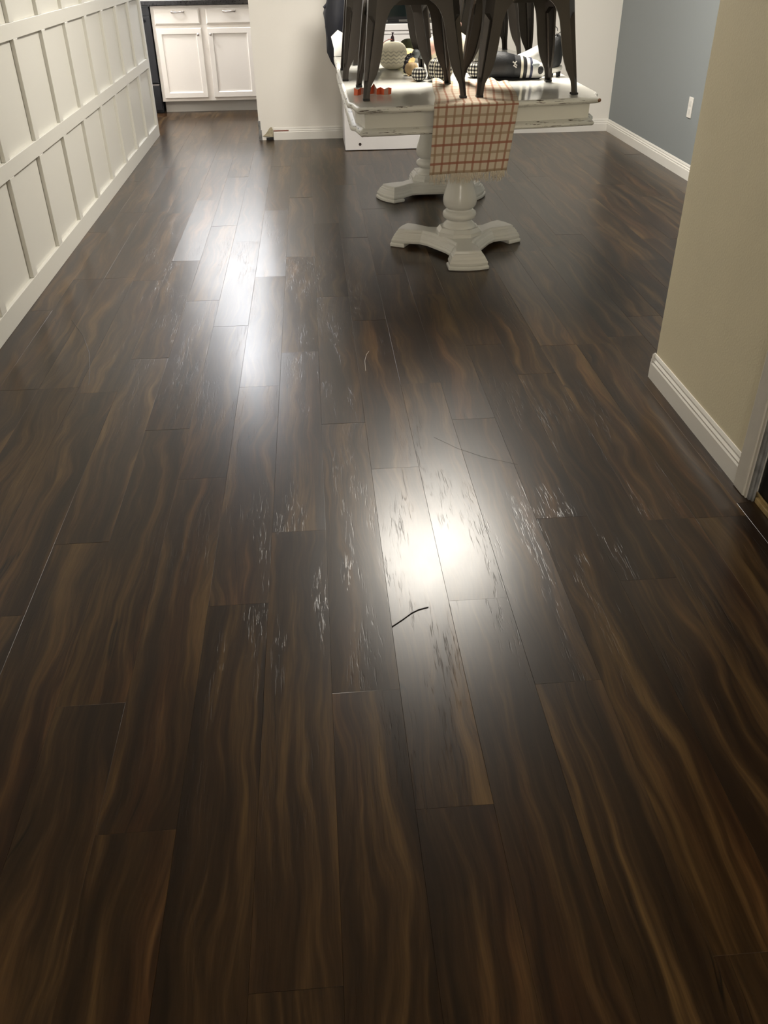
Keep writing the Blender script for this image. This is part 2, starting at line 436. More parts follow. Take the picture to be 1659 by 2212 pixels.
# ------------------------------------------------------------------ kitchen
YC = 8.94
t = thing('base_cabinet', 'white kitchen base cabinet with two doors and two drawers under black worktop', 'cabinet', (-.945, 9.2, 0))
obj('body', merge(box(-1.395, -.30, YC, 9.55, .10, .876)), CAB, t)
obj('toe_kick', box(-1.385, -.30, YC+.07, 9.50, 0, .10), TOEK, t, label='grey recessed toe kick')
def panel_door(x0, x1, z0, z1, nm, knob=None, raised=True):
    yb, yf = YC, YC-.020
    fr = .052
    if raised:
        a = [(x0, z0), (x1, z0), (x1, z1), (x0, z1)]
        def rg(ins, y): return [(x0+ins, y, z0+ins), (x1-ins, y, z0+ins), (x1-ins, y, z1-ins), (x0+ins, y, z1-ins)]
        d = obj(nm, rings([rg(0, yb), rg(0, yf+.004), rg(.004, yf), rg(fr-.008, yf), rg(fr, yf+.009), rg(fr+.012, yf+.010), rg(fr+.02, yf+.010)]), CAB, t)
    else:
        def rg(ins, y): return [(x0+ins, y, z0+ins), (x1-ins, y, z0+ins), (x1-ins, y, z1-ins), (x0+ins, y, z1-ins)]
        d = obj(nm, rings([rg(0, yb), rg(0, yf+.008), rg(.012, yf)]), CAB, t)
    return d
d = panel_door(-1.366, -.962, .128, .700, 'door')
obj('knob', merge(tube([(-.992, YC-.020, .650), (-.992, YC-.036, .650)], .005), ball((-.992, YC-.042, .650), .013)), CHROME, d, True)
d = panel_door(-.908, -.504, .128, .700, 'door')
obj('knob', merge(tube([(-.880, YC-.020, .650), (-.880, YC-.036, .650)], .005), ball((-.880, YC-.042, .650), .013)), CHROME, d, True)
for x0, x1 in ((-1.366, -.962), (-.908, -.504)):
    d = panel_door(x0, x1, .728, .856, 'drawer', raised=False)
    xc = (x0+x1)/2+.01
    obj('pull', merge(tube([(xc-.05, YC-.02, .829), (xc-.05, YC-.036, .829), (xc, YC-.042, .826), (xc+.05, YC-.036, .829), (xc+.05, YC-.02, .829)], .006),
                      ball((xc-.05, YC-.03, .829), .010), ball((xc+.05, YC-.03, .829), .010)), CHROME, d, True)
struct_top = tag(bevel(obj('countertop', box(-2.05, -.28, YC-.045, 9.62, .880, .918), GRANITE), .004, 2),
                 'glossy black stone worktop over the white kitchen cabinet', 'worktop')
t = thing('dishwasher', 'black front-loading appliance standing left of the white kitchen cabinet', 'appliance', (-1.70, 9.2, 0))
bevel(obj('body', box(-2.0, -1.402, YC+.02, 9.5, .0, .872), BLACKGLOSS, t), .003)
bevel(obj('door', box(-2.0, -1.404, YC-.03, YC+.02, .262, .80), BLACKGLOSS, t), .004)
bevel(obj('drawer', box(-2.0, -1.404, YC-.03, YC+.02, .03, .240), BLACKGLOSS, t), .004)
obj('trim_strip', box(-2.0, -1.404, YC-.032, YC+.0, .243, .250), CHROME, t, label='thin bright strip between door and drawer')
obj('handle', merge(tube([(-1.95, YC-.07, .76), (-1.45, YC-.07, .76)], .010), tube([(-1.93, YC-.07, .76), (-1.93, YC-.03, .76)], .006), tube([(-1.47, YC-.07, .76), (-1.47, YC-.03, .76)], .006)), BLACKGLOSS, t, True)
obj('control_panel', box(-2.0, -1.404, YC-.03, YC+.02, .805, .872), BLACKGLOSS, t)

# ------------------------------------------------------------------ pedestal table
TC = (.717, 4.95, 0)
table = thing('pedestal_table', 'white distressed double pedestal dining table with chairs stood on its top', 'table', TC)
TOP = [(.188, 3.792), (.46, 3.818), (.70, 3.852), (1.0, 3.888), (1.240, 3.928), (1.243, 3.965), (1.252, 4.000), (1.256, 4.035), (1.275, 4.072),
       (1.284, 4.8), (1.290, 5.62), (1.283, 5.80), (1.262, 5.87), (1.252, 5.95), (1.225, 6.06), (1.17, 6.13), (.72, 6.15), (.26, 6.13),
       (.205, 6.06), (.180, 5.95), (.170, 5.87), (.150, 5.80), (.146, 5.62), (.148, 4.8), (.150, 3.965), (.168, 3.935), (.173, 3.890), (.180, 3.850)]
TZ = .76
obj('tabletop', stack(TOP, [(.020, TZ-.022), (.010, TZ-.020), (.012, TZ-.0002), (.018, TZ), (.06, TZ)]), TABLE_TOP, table)
lip = obj('edge_moulding', stack(TOP, [(.014, TZ-.026), (.004, TZ-.023), (0, TZ-.016), (0, TZ-.012), (.004, TZ-.005), (.013, TZ+.0003), (.020, TZ-.004)], False, False), TABLE_EDGE, table, True)
obj('apron', stack(TOP, [(.036, TZ-.024), (.036, TZ-.085), (.036, TZ-.092)], True, True), TABLE, table)
obj('apron_moulding', stack(TOP, [(.038, TZ-.084), (.022, TZ-.092), (.013, TZ-.100), (.012, TZ-.108), (.018, TZ-.114), (.045, TZ-.115)], False, False), TABLE_EDGE, table, True)
obj('underframe', box(.25, 1.18, 4.02, 6.0, TZ-.115, TZ-.09), TABLE, table)
obj('chipped_corner', ball((1.238, 3.932, TZ-.013), .009, .010, .008, 10, 6), paint('bare brown wood', (.20, .10, .05), .6), table, True, label='bare brown chipped corner')

def pedestal(cx, cy, base_ang):
    # three-armed foot outline
    loc = [(.085, .118), (.135, .088), (.185, .072), (.225, .082), (.262, .092), (.338, .094), (.349, .050), (.354, 0), (.349, -.050), (.338, -.094), (.262, -.092), (.225, -.082), (.185, -.072), (.135, -.088)]
    P = []
    for k in range(3):
        a = base_ang+k*2*PI/3
        ca, sa = math.cos(a), math.sin(a)
        for u, v in reversed(loc[1:]):
            P.append((cx+u*ca-v*sa, cy+u*sa+v*ca))
    # ensure CCW
    ar = sum(P[i-1][0]*P[i][1]-P[i][0]*P[i-1][1] for i in range(len(P)))
    if ar < 0: P = P[::-1]
    base = obj('pedestal_base', stack(P, [(.010, .020), (.002, .022), (0, .034), (.006, .044), (.006, .047), (.010, .050), (.014, .060), (.020, .066), (.021, .070), (.028, .074), (.031, .084), (.036, .086)]), TABLE, table)
    bevel(base, .0015, 1)
    for k in range(3):
        a = base_ang+k*2*PI/3
        m = Matrix.Translation((cx, cy, 0)) @ Matrix.Rotation(a, 4, 'Z')
        Q = [(.262, -.099), (.343, -.099), (.357, -.050), (.362, 0), (.357, .050), (.343, .099), (.262, .099)]
        bevel(obj('foot', xf(stack(Q, [(.006, 0), (0, .004), (0, .016), (.005, .021), (.02, .022)]), m), TABLE, table), .0015, 1)
    o8 = [(cx+.118*math.cos(a), cy+.118*math.sin(a)) for a in [PI/8+PI/4*i for i in range(8)]]
    obj('plinth', stack(o8, [(0, .084), (.0, .102), (.004, .105), (.016, .120), (.03, .122)]), TABLE, table)
    prof = [(.078, .106), (.083, .112), (.084, .122), (.079, .133), (.068, .143), (.060, .150), (.060, .156), (.072, .160), (.082, .168), (.085, .180), (.082, .192), (.070, .201),
            (.060, .205), (.061, .209), (.074, .216), (.082, .228), (.085, .244), (.084, .262), (.078, .285), (.070, .310), (.063, .335), (.060, .36), (.064, .378), (.076, .386), (.080, .394), (.070, .402), (.064, .42), (.062, .50), (.070, .56), (.075, .58)]
    obj('column', lathe((cx, cy, 0), prof, 48), TABLE, table, True)
    bevel(obj('column_block', box(cx-.085, cx+.085, cy-.085, cy+.085, .575, TZ-.112), TABLE, table), .003)
pedestal(.717, 4.352, -PI/2)
pedestal(.717, 5.560, PI/2)

# ------------------------------------------------------------------ runner with stripes and fringe
def runner_mat():
    m, ns, L, B = new_mat('striped woven cotton')
    uv = N(ns, 'ShaderNodeUVMap', uv_map='UVMap')
    sep = N(ns, 'ShaderNodeSeparateXYZ'); L.new(uv.outputs[0], sep.inputs[0])
    def mth(op, a, b=None, c=None):
        n = N(ns, 'ShaderNodeMath', operation=op)
        for i, v in enumerate((a, b, c)):
            if v is None: continue
            if isinstance(v, (int, float)): n.inputs[i].default_value = v
            else: L.new(v, n.inputs[i])
        return n.outputs[0]
    def stripe(src, pitch, off, half):
        d = mth('ABSOLUTE', mth('SUBTRACT', mth('MODULO', mth('ADD', src, off+10*pitch), pitch), pitch/2))
        n = N(ns, 'ShaderNodeMapRange'); n.inputs['From Min'].default_value = half; n.inputs['From Max'].default_value = half+.0015
        n.inputs['To Min'].default_value = 1; n.inputs['To Max'].default_value = 0
        L.new(d, n.inputs['Value']); return n.outputs[0]
    u, v = sep.outputs[0], sep.outputs[1]
    base = (.64, .555, .445, 1)
    def over(prev, fac, col, k):
        mx = N(ns, 'ShaderNodeMix', data_type='RGBA')
        L.new(mth('MULTIPLY', fac, k), mx.inputs['Factor'])
        if isinstance(prev, tuple): mx.inputs['A'].default_value = prev
        else: L.new(prev, mx.inputs['A'])
        mx.inputs['B'].default_value = col
        return mx.outputs['Result']
    c = over(base, stripe(u, .072, .018, .0040), (.38, .23, .15, 1), .80)
    c = over(c, stripe(u, .072, .054, .0042), (.36, .17, .11, 1), .85)
    c = over(c, stripe(v, .074, .018, .0044), (.36, .24, .15, 1), .7)
    c = over(c, stripe(v, .074, .055, .0042), (.34, .13, .085, 1), .85)
    L.new(c, B.inputs['Base Color'])
    B.inputs['Roughness'].default_value = .9; B.inputs['Specular IOR Level'].default_value = .1
    n1 = N(ns, 'ShaderNodeTexNoise'); n1.inputs['Scale'].default_value = 900
    L.new(uv.outputs[0], n1.inputs['Vector'])
    b = N(ns, 'ShaderNodeBump'); b.inputs['Strength'].default_value = .5; b.inputs['Distance'].default_value = .001
    L.new(n1.outputs['Fac'], b.inputs['Height']); L.new(b.outputs['Normal'], B.inputs['Normal'])
    return m
RUN = runner_mat()
def build_runner():
    t = thing('table_runner', 'cream table runner with rust checked stripes hanging off the table front', 'table runner', (.69, 3.80, TZ))
    NU, NV = 40, 70
    top_len, hang = .62, .264
    V, UVs = [], []
    def edge(x):  # front edge y of the tabletop at x
        return 3.792 + (x-.188)*.129
    for j in range(NV+1):
        s = j/NV*(top_len+.03+hang)          # arclength from the far end
        for i in range(NU+1):
            a = i/NU
            xf_ = .508 + a*.366               # x at the edge
            if s <= top_len:                   # on the table
                k = 1 - s/top_len
                x = xf_ + .078*k + .006*math.sin(6*a+5*k)
                y = edge(xf_) + k*top_len*(1-.08*a)
                z = TZ + .0010
                z += (.0025*math.sin(21*a+3*k)*math.sin(7*k+1))**2*60*k
                if k > .75:                    # rumpled far end
                    w = (k-.75)/.25
                    z += w*(.022*math.exp(-((a-.02)/.10)**2) + .010*math.exp(-((a-.42)/.07)**2) + .016*math.exp(-((a-.74)/.08)**2) + .006*math.sin(18*a)**2)
                    y += w*.012*math.sin(9*a)
            else:
                s2 = s-top_len
                if s2 < .03:
                    th = s2/.03*PI/2
                    x = xf_; y = edge(xf_) - .010*math.sin(th) + .0; z = TZ + .0010 - .010*(1-math.cos(th)) - .0015*s2/.03
                else:
                    d = s2-.03; kk = d/hang
                    x = xf_ - .030*kk*(.4+.6*a) - .006*kk
                    y = edge(xf_) - .010 - .004*math.sin(9*a+2*kk)*kk - .010*kk
                    crease = math.exp(-((kk-(.30+.05*math.sin(2.2*a+.8)-.05*a))/.03)**2)
                    y -= .006*crease*(1 if a < .8 else .4)
                    z = TZ - .0105 - d
            V.append((x, y, z)); UVs.append((a*.366, s))
    F = [(j*(NU+1)+i, j*(NU+1)+i+1, (j+1)*(NU+1)+i+1, (j+1)*(NU+1)+i) for j in range(NV) for i in range(NU)]
    o = obj('cloth', (V, F), RUN, t, True)
    uvl = o.data.uv_layers.new(name='UVMap')
    for lp in o.data.loops: uvl.data[lp.index].uv = UVs[lp.vertex_index]
    solid(o, .0012, 0)
    # fringe
    rnd = random.Random(3); mbs = []
    last = V[NV*(NU+1):]
    for q in range(230):
        a = rnd.random()*NU; i = min(int(a), NU-1); fr = a-i
        p = Vector(last[i]).lerp(Vector(last[i+1]), fr)
        dx = rnd.uniform(-.010, .010); ln = rnd.uniform(.022, .044)
        pts = [p+Vector((0, 0, .002)), p+Vector((dx*.3, rnd.uniform(-.003, .003), -ln*.35)), p+Vector((dx*.9, rnd.uniform(-.005, .004), -ln*.7)), p+Vector((dx*rnd.uniform(.3, 1.3), rnd.uniform(-.006, .004), -ln))]
        mbs.append(tube(pts, [.0014, .0013, .0012, .0008], 4))
    obj('fringe', merge(*mbs), paint('cream cotton threads', (.70, .62, .51), .9, spec=.1), t, label='frayed cream fringe')
build_runner()

# ------------------------------------------------------------------ metal chairs
LEGP = [(0, .026), (.03, .026), (.055, .029), (.075, .038), (.095, .048), (.125, .057), (.16, .063), (.20, .067), (.25, .069), (.285, .073), (.31, .080), (.33, .089), (.345, .101), (.36, .121), (.375, .148), (.388, .174), (.40, .184)]
def chair_proto(label, loc, rz):
    t = thing('metal_chair', label, 'chair', loc, rz, 'metal chairs standing on the table')
    def corner(h): return .223 - .10*h
    for sx, sy in ((-1, -1), (1, -1), (1, 1), (-1, 1)):
        rs = []
        for h, w in LEGP:
            if h > .38: continue
            c = .011 + .02*min(h/.3, 1)
            cc = corner(h)
            if .065 < h < .30: m = c*.80
            elif h <= .065: m = c*.5
            else: m = c*.5
            pts = [(w, .008), (w, 0), (c*1.6 if w > c*1.7 else w*.8, 0), (c, 0), (m+.002, m-.002), (m-.002, m+.002), (0, c), (0, c*1.6 if w > c*1.7 else w*.8), (0, w), (.008, w)]
            rs.append([(sx*(cc-a), sy*(cc-b), h) for a, b in pts])
        o = obj('leg', rings(rs, False, False, closed=False), GUN, t, False, world=False)
        solid(o, .0018, 0)
        c0 = corner(0)
        obj('rubber_foot', box(min(sx*(c0+.001), sx*(c0-.028)), max(sx*(c0+.001), sx*(c0-.028)), min(sy*(c0+.001), sy*(c0-.028)), max(sy*(c0+.001), sy*(c0-.028)), 0, .008), RUBBER, o, world=False)
    # apron: arched skirt on each side
    for k in range(4):
        m = Matrix.Rotation(k*PI/2, 4, 'Z')
        V, F = [], []
        n = 28
        for i in range(n+1):
            x = -.190+.38*i/n
            d = abs(x)
            # underside height from the leg profile (inverse)
            wi = corner(.37)-d
            hz = .388
            for (h0, w0), (h1, w1) in zip(LEGP, LEGP[1:]):
                if w0 <= wi <= w1: hz = h0+(h1-h0)*(wi-w0)/max(w1-w0, 1e-6)
            hz = max(hz, .350)
            V += [(x, -(corner(hz)), hz), (x, -(corner(.43)), .435)]
        F = [(2*i, 2*i+2, 2*i+3, 2*i+1) for i in range(n)]
        solid(obj('apron', xf((V, F), m), GUN, t, world=False), .0018, 0)
    obj('rear_bar', box(-.188, .188, .180, .184, .327, .362), GUN, t, world=False)
    s = .186
    P = []
    for cx, cy, a0 in ((s-.03, s-.03, 0), (-s+.03, s-.03, PI/2), (-s+.03, -s+.03, PI), (s-.03, -s+.03, 1.5*PI)):
        for q in range(5):
            a = a0+q*PI/8; P.append((cx+.03*math.cos(a), cy+.03*math.sin(a)))
    obj('seat', stack(P, [(.004, .428), (0, .434), (0, .444), (.006, .450), (.03, .4505), (.07, .446), (.10, .445)]), GUN, t, world=False)
    obj('cross_brace', merge(xf(box(-.235, .235, -.012, .012, .402, .406), Matrix.Rotation(PI/4, 4, 'Z')), xf(box(-.235, .235, -.012, .012, .402, .406), Matrix.Rotation(-PI/4, 4, 'Z'))), GUN, t, world=False)
    obj('back_frame', tube([(-.172, .176, .40), (-.176, .20, .55), (-.178, .235, .72), (-.15, .25, .81), (-.09, .258, .845), (0, .26, .852), (.09, .258, .845), (.15, .25, .81), (.178, .235, .72), (.176, .20, .55), (.172, .176, .40)], .011, 10), GUN, t, True, world=False)
    rs = [[(-w, y, z), (-w*.5, y+.006, z), (0, y+.008, z), (w*.5, y+.006, z), (w, y, z)] for w, y, z in ((.045, .193, .445), (.048, .205, .55), (.055, .232, .70), (.07, .252, .80), (.09, .258, .84))]
    solid(obj('back_splat', rings(rs, False, False, closed=False), GUN, t, True, world=False), .0018, 0)
    return t
def dup(o, parent=None):
    c = o.copy(); COL.objects.link(c)
    if parent is not None: c.parent = parent
    for ch in [x for x in kids[o.name]]: dup(ch, c)
    return c
spots = [((.441, 4.197), .02, 'dark metal chair standing nearest the front left corner of the white table'),
         ((.930, 4.212), .03, 'dark metal chair standing nearest the front right corner of the white table'),
         ((.385, 4.835), -.01, 'dark metal chair on the table left side, behind the front left chair'),
         ((.462, 5.470), .02, 'dark metal chair at the far left end of the table, by the knitted pumpkin'),
         ((1.022, 5.055), .02, 'dark metal chair on the table right side, between two others, by the shoes'),
         ((1.003, 5.665), .0, 'dark metal chair at the far right end of the white table')]
c0 = chair_proto(spots[0][2], (*spots[0][0], TZ+.0018), spots[0][1])
kids = {}
for o in list(bpy.data.objects):
    kids.setdefault(o.name, [])
    if o.parent: kids.setdefault(o.parent.name, []).append(o)
for (x, y), rz, lab in spots[1:]:
    c = dup(c0); c.location = (x, y, TZ+.0018); c.rotation_euler = (0, 0, rz); c['label'] = lab

# ------------------------------------------------------------------ things on the table
def P_(u, v): return None
# folded orange and white paper strip
t = thing('paper_strip', 'orange and white paper strip folded in a zigzag beside front left chair foot', 'paper strip', (.27, 4.15, TZ))
zz = [(.190, 4.140), (.205, 4.118), (.222, 4.150), (.236, 4.165), (.246, 4.130), (.262, 4.150), (.280, 4.175), (.290, 4.135), (.308, 4.150), (.322, 4.118), (.342, 4.136), (.356, 4.140)]
ORG = paint('orange paper', (.72, .13, .045), .6); PAP = paint('pale paper', (.62, .40, .33), .6)
V, F = [], []
for i, (x, y) in enumerate(zz): V += [(x, y, TZ+.001+.002*(i % 2)), (x+.002, y+.004, TZ+.026+.004*((i+1) % 2)+(.012 if i == 6 else 0))]
F = [(2*i, 2*i+2, 2*i+3, 2*i+1) for i in range(len(zz)-1)]
ps = obj('strip', (V, F), [ORG, PAP], t)
for i, pl_ in enumerate(ps.data.polygons): pl_.material_index = [0, 0, 1, 0, 0, 0, 1, 0, 0, 1, 0][i]
solid(ps, .0006, 0)

def knit_mat(name, c1, c2, kind='chevron'):
    m, ns, L, B = new_mat(name)
    tc = N(ns, 'ShaderNodeTexCoord'); sep = N(ns, 'ShaderNodeSeparateXYZ'); L.new(tc.outputs['Object'], sep.inputs[0])
    def mth(op, a, b=None):
        n = N(ns, 'ShaderNodeMath', operation=op)
        for i, v in enumerate((a, b)):
            if v is None: continue
            if isinstance(v, (int, float)): n.inputs[i].default_value = v
            else: L.new(v, n.inputs[i])
        return n.outputs[0]
    ang = mth('ARCTAN2', sep.outputs[1], sep.outputs[0])
    if kind == 'chevron':
        zig = mth('MULTIPLY', mth('PINGPONG', mth('MULTIPLY', ang, 16/(2*PI)), .5), .018)
        v = mth('PINGPONG', mth('MULTIPLY', mth('ADD', sep.outputs[2], zig), 118.0), 1.0)
        mr = N(ns, 'ShaderNodeMapRange'); mr.inputs['From Min'].default_value = .5; mr.inputs['From Max'].default_value = .7
        L.new(v, mr.inputs['Value']); fac = mr.outputs[0]
        zm = N(ns, 'ShaderNodeMapRange'); zm.inputs['From Min'].default_value = .10; zm.inputs['From Max'].default_value = .085
        L.new(sep.outputs[2], zm.inputs['Value'])
        zl = N(ns, 'ShaderNodeMapRange'); zl.inputs['From Min'].default_value = .02; zl.inputs['From Max'].default_value = .04
        L.new(sep.outputs[2], zl.inputs['Value'])
        fac = mth('MULTIPLY', mth('MULTIPLY', mth('MULTIPLY', fac, zm.outputs[0]), zl.outputs[0]), .75)
        hgt = fac
        mx = N(ns, 'ShaderNodeMix', data_type='RGBA'); mx.inputs['A'].default_value = (*c1, 1); mx.inputs['B'].default_value = (*c2, 1)
        L.new(fac, mx.inputs['Factor']); L.new(mx.outputs['Result'], B.inputs['Base Color'])
    else:
        n_around = kind
        a = mth('GREATER_THAN', mth('FRACT', mth('ADD', mth('MULTIPLY', ang, n_around/(2*PI)), 10.0)), .5)
        z = mth('GREATER_THAN', mth('FRACT', mth('ADD', mth('MULTIPLY', sep.outputs[2], 62.0), 10.0)), .5)
        s = mth('MULTIPLY', mth('ADD', a, z), .5)
        cr = N(ns, 'ShaderNodeValToRGB'); cr.color_ramp.interpolation = 'CONSTANT'
        cr.color_ramp.elements[0].color = (*c1, 1); cr.color_ramp.elements[1].position = .75; cr.color_ramp.elements[1].color = (*c2, 1)
        e = cr.color_ramp.elements.new(.25); e.color = tuple(.32*(p+q)*.55 for p, q in zip(c1, c2))+(1,)
        L.new(s, cr.inputs['Fac']); L.new(cr.outputs[0], B.inputs['Base Color'])
        hgt = s
    n1 = N(ns, 'ShaderNodeTexNoise'); n1.inputs['Scale'].default_value = 260; L.new(tc.outputs['Object'], n1.inputs['Vector'])
    b = N(ns, 'ShaderNodeBump'); b.inputs['Strength'].default_value = .5; b.inputs['Distance'].default_value = .003
    L.new(n1.outputs['Fac'], b.inputs['Height']); L.new(b.outputs['Normal'], B.inputs['Normal'])
    B.inputs['Roughness'].default_value = .95; B.inputs['Specular IOR Level'].default_value = .1
    return m
def pumpkin(name, label, x, y, r, h, mat, stem_mat, stem_h=.03, stem_r=.006, lobes=10, amp=.12, piping=None, group=None, z0=TZ, lean=0):
    t = thing(name, label, 'pumpkin', (x, y, z0), group=group)
    prof = []
    for i in range(15):
        a = -PI/2 + PI*i/14
        rr = r*max(math.cos(a), .0)**.75
        zz_ = h/2 + h/2*math.sin(a)
        if i > 10: zz_ -= h*.05*(i-10)/4
        prof.append((max(rr, .004), zz_))
    n = 60; rs = []
    for rr, z in prof:
        rs.append([(x+rr*(1-amp*(1-abs(math.cos(lobes*a/2))**.6))*math.cos(a), y+rr*(1-amp*(1-abs(math.cos(lobes*a/2))**.6))*math.sin(a), z0+z) for a in [2*PI*j/n for j in range(n)]])
    obj('body', rings(rs), mat, t, True)
    if stem_mat:
        obj('stem', tube([(x, y, z0+h*.88), (x+lean*.2, y, z0+h+stem_h*.4), (x+lean, y, z0+h+stem_h)], [stem_r*1.5, stem_r, stem_r*.9], 8), stem_mat, t, True)
    if piping:
        mbs = []
        for k in range(lobes):
            a = 2*PI*(k+.5)/lobes
            mbs.append(tube([(x+(rr*(1-amp*.6)+.001)*math.cos(a), y+(rr*(1-amp*.6)+.001)*math.sin(a), z0+z) for rr, z in prof[1:-1]], .0018, 5))
        obj('piping', merge(*mbs), piping, t, label='cream cord piping')
    return t
DARKSTEM = paint('dark plum stem', (.035, .012, .022), .6)
CREAMK = knit_mat('cream chevron knit', (.74, .70, .56), (.36, .34, .28))
t = pumpkin('knitted_pumpkin', 'cream chevron knitted pumpkin with dark stem between left chair legs', .442, 5.045, .078, .138, CREAMK, DARKSTEM, .034, .0085, 9, .06, lean=.002)
obj('string', tube([(.443, 5.04, TZ+.140), (.42, 5.02, TZ+.143), (.40, 5.00, TZ+.136), (.385, 4.99, TZ+.125)], .0016, 5), paint('red string', (.45, .12, .08), .7), t, label='thin red string')
OLIVE = paint('olive velvet', (.035, .040, .014), .85, .3, 90)
pumpkin('olive_pumpkin', 'small dark olive green pumpkin behind the knitted pumpkin', .585, 5.55, .060, .105, OLIVE, None, lobes=8, amp=.15)
YEL = paint('pale orange fabric', (.72, .50, .22), .85, .3, 90)
pumpkin('yellow_pumpkin', 'small pale orange pumpkin beside the knitted pumpkin', .545, 5.22, .040, .085, YEL, None, lobes=8, amp=.15)
pumpkin('tan_pumpkin', 'small tan wooden pumpkin behind the smallest black and white check pumpkin', .515, 4.78, .034, .062, paint('tan wood', (.46, .32, .16), .6, var=.1, vscale=20), None, lobes=8, amp=.14)
pumpkin('pale_green_gourd', 'small pale green gourd tucked behind the knitted pumpkin', .50, 5.12, .030, .040, paint('pale green fabric', (.42, .42, .22), .8), None, lobes=8, amp=.1)
PIPE = paint('cream cord', (.55, .50, .36), .8)
CW, CB = (.66, .64, .56), (.012, .010, .014)
pumpkin('check_pumpkin', 'small black and white check pumpkin at the left of the largest check one', .528, 4.560, .037, .062, knit_mat('check small', CB, CW, 14), None, lobes=7, amp=.10, group=None)
pumpkin('check_pumpkin', 'largest black and white check pumpkin with cream piping behind the table runner', .630, 4.545, .062, .108, knit_mat('check large', CB, CW, 28), None, lobes=7, amp=.10, piping=PIPE)
pumpkin('check_pumpkin', 'black and white check pumpkin right of the cream plush, near black shoe', .818, 4.640, .042, .074, knit_mat('check right', CB, CW, 16), knit_mat('check tip', CB, CW, 9), .010, .010, lobes=7, amp=.10)
# bead garland
t = thing('bead_garland', 'string of black and grey wooden beads curling in front of the tan pumpkin', 'bead garland', (.50, 4.95, TZ))
BEAD = paint('black bead', (.010, .008, .012), .4); GB = paint('grey bead', (.10, .11, .11), .5)
pts = [(.492, 4.850, .0135), (.490, 4.862, .026), (.495, 4.885, .030), (.500, 4.900, .046), (.507, 4.925, .060), (.518, 4.950, .068), (.532, 4.965, .072)]
for i, (x, y, z) in enumerate(pts):
    obj('bead', ball((x, y, TZ+z), .0125, n=12, m=8), BEAD, t, True)
obj('bead', ball((.560, 4.98, TZ+.078), .022, n=14, m=8), GB, t, True, label='larger grey bead')
obj('bead', ball((.590, 4.99, TZ+.070), .018, n=14, m=8), GB, t, True, label='larger grey bead')

# plush toy
t = thing('plush_toy', 'cream plush animal with pink snout and ochre ear slumped behind check pumpkins', 'plush toy', (.76, 5.10, TZ))
CREAMP = paint('cream plush', (.76, .71, .56), .95, .9, 70, var=.06, vscale=14, spec=.1)
WHP = paint('white plush', (.80, .76, .68), .95, .6, 120, spec=.1)
PINK = paint('pink felt', (.52, .32, .26), .9)
TANP = paint('ochre felt', (.50, .30, .10), .9)
GREYP = paint('grey felt', (.42, .40, .34), .95, .5, 60)
obj('body', ball((.745, 5.07, TZ+.090), .120, .10, .088, 28, 16), CREAMP, t, True)
obj('belly', ball((.855, 5.06, TZ+.062), .075, .08, .062, 24, 14), GREYP, t, True, label='greyish side')
obj('head', ball((.735, 5.05, TZ+.205), .062, .060, .062, 24, 14), WHP, t, True)
obj('snout', ball((.772, 4.995, TZ+.205), .026, .018, .019, 18, 10), PINK, t, True)
obj('ear', ball((.775, 5.06, TZ+.262), .010, .008, .026, 12, 8), TANP, t, True, label='ochre ear')
obj('ear', ball((.690, 5.06, TZ+.262), .010, .008, .026, 12, 8), TANP, t, True, label='ochre ear')
obj('paw', ball((.640, 4.99, TZ+.105), .030, .024, .036, 18, 10), PINK, t, True, label='pink paw')
# dark webbing strap bag behind the plush
t = thing('webbing_bag', 'grey bag with black webbing strap standing behind the plush toy', 'bag', (.80, 5.33, TZ))
obj('pouch', rings([[(.72-d, 5.355, TZ), (.97+d, 5.355, TZ), (.97+d, 5.41, TZ), (.72-d, 5.41, TZ)] if z == 0 else [(.73, 5.37, TZ+z), (.96, 5.37, TZ+z), (.96, 5.39, TZ+z), (.73, 5.39, TZ+z)] for d, z in ((0, 0), (0, .19), (0, .20))]), paint('olive grey canvas', (.40, .38, .29), .9, .5, 90), t)
def band(path, w, th, up=(0, 1, 0)):
    rs = []
    P = [Vector(p) for p in path]
    for i, p in enumerate(P):
        d = (P[min(i+1, len(P)-1)]-P[max(i-1, 0)]).normalized(); a = Vector(up); b = d.cross(a).normalized()
        rs.append([p+b*w/2+a*th/2, p-b*w/2+a*th/2, p-b*w/2-a*th/2, p+b*w/2-a*th/2])
    return rings(rs)
obj('strap', band([(.61, 5.35, TZ+.15), (.64, 5.35, TZ+.20), (.70, 5.35, TZ+.245), (.80, 5.35, TZ+.265), (.88, 5.35, TZ+.235), (.92, 5.35, TZ+.17), (.945, 5.35, TZ+.09), (.955, 5.35, TZ+.03)], .018, .003), paint('black webbing', (.014, .014, .018), .7), t)

# shoes
BLK = paint('black mesh upper', (.014, .015, .017), .6, .5, 160); NAVY = paint('navy panel', (.03, .035, .07), .6)
SWH = paint('white shoe leather', (.74, .73, .70), .45); SGR = paint('grey shoe fabric', (.30, .33, .33), .8); LIN = paint('black lining', (.004, .004, .005), .9)
def shoe_loft(sections, n=24):
    """sections: (centre, axis-normal frame a, b, ra, rb)"""
    rs = []
    for c, a, b, ra, rb in sections:
        c, a, b = Vector(c), Vector(a).normalized(), Vector(b).normalized()
        rs.append([c + a*ra*math.cos(2*PI*j/n) + b*rb*math.sin(2*PI*j/n) for j in range(n)])
    return rs
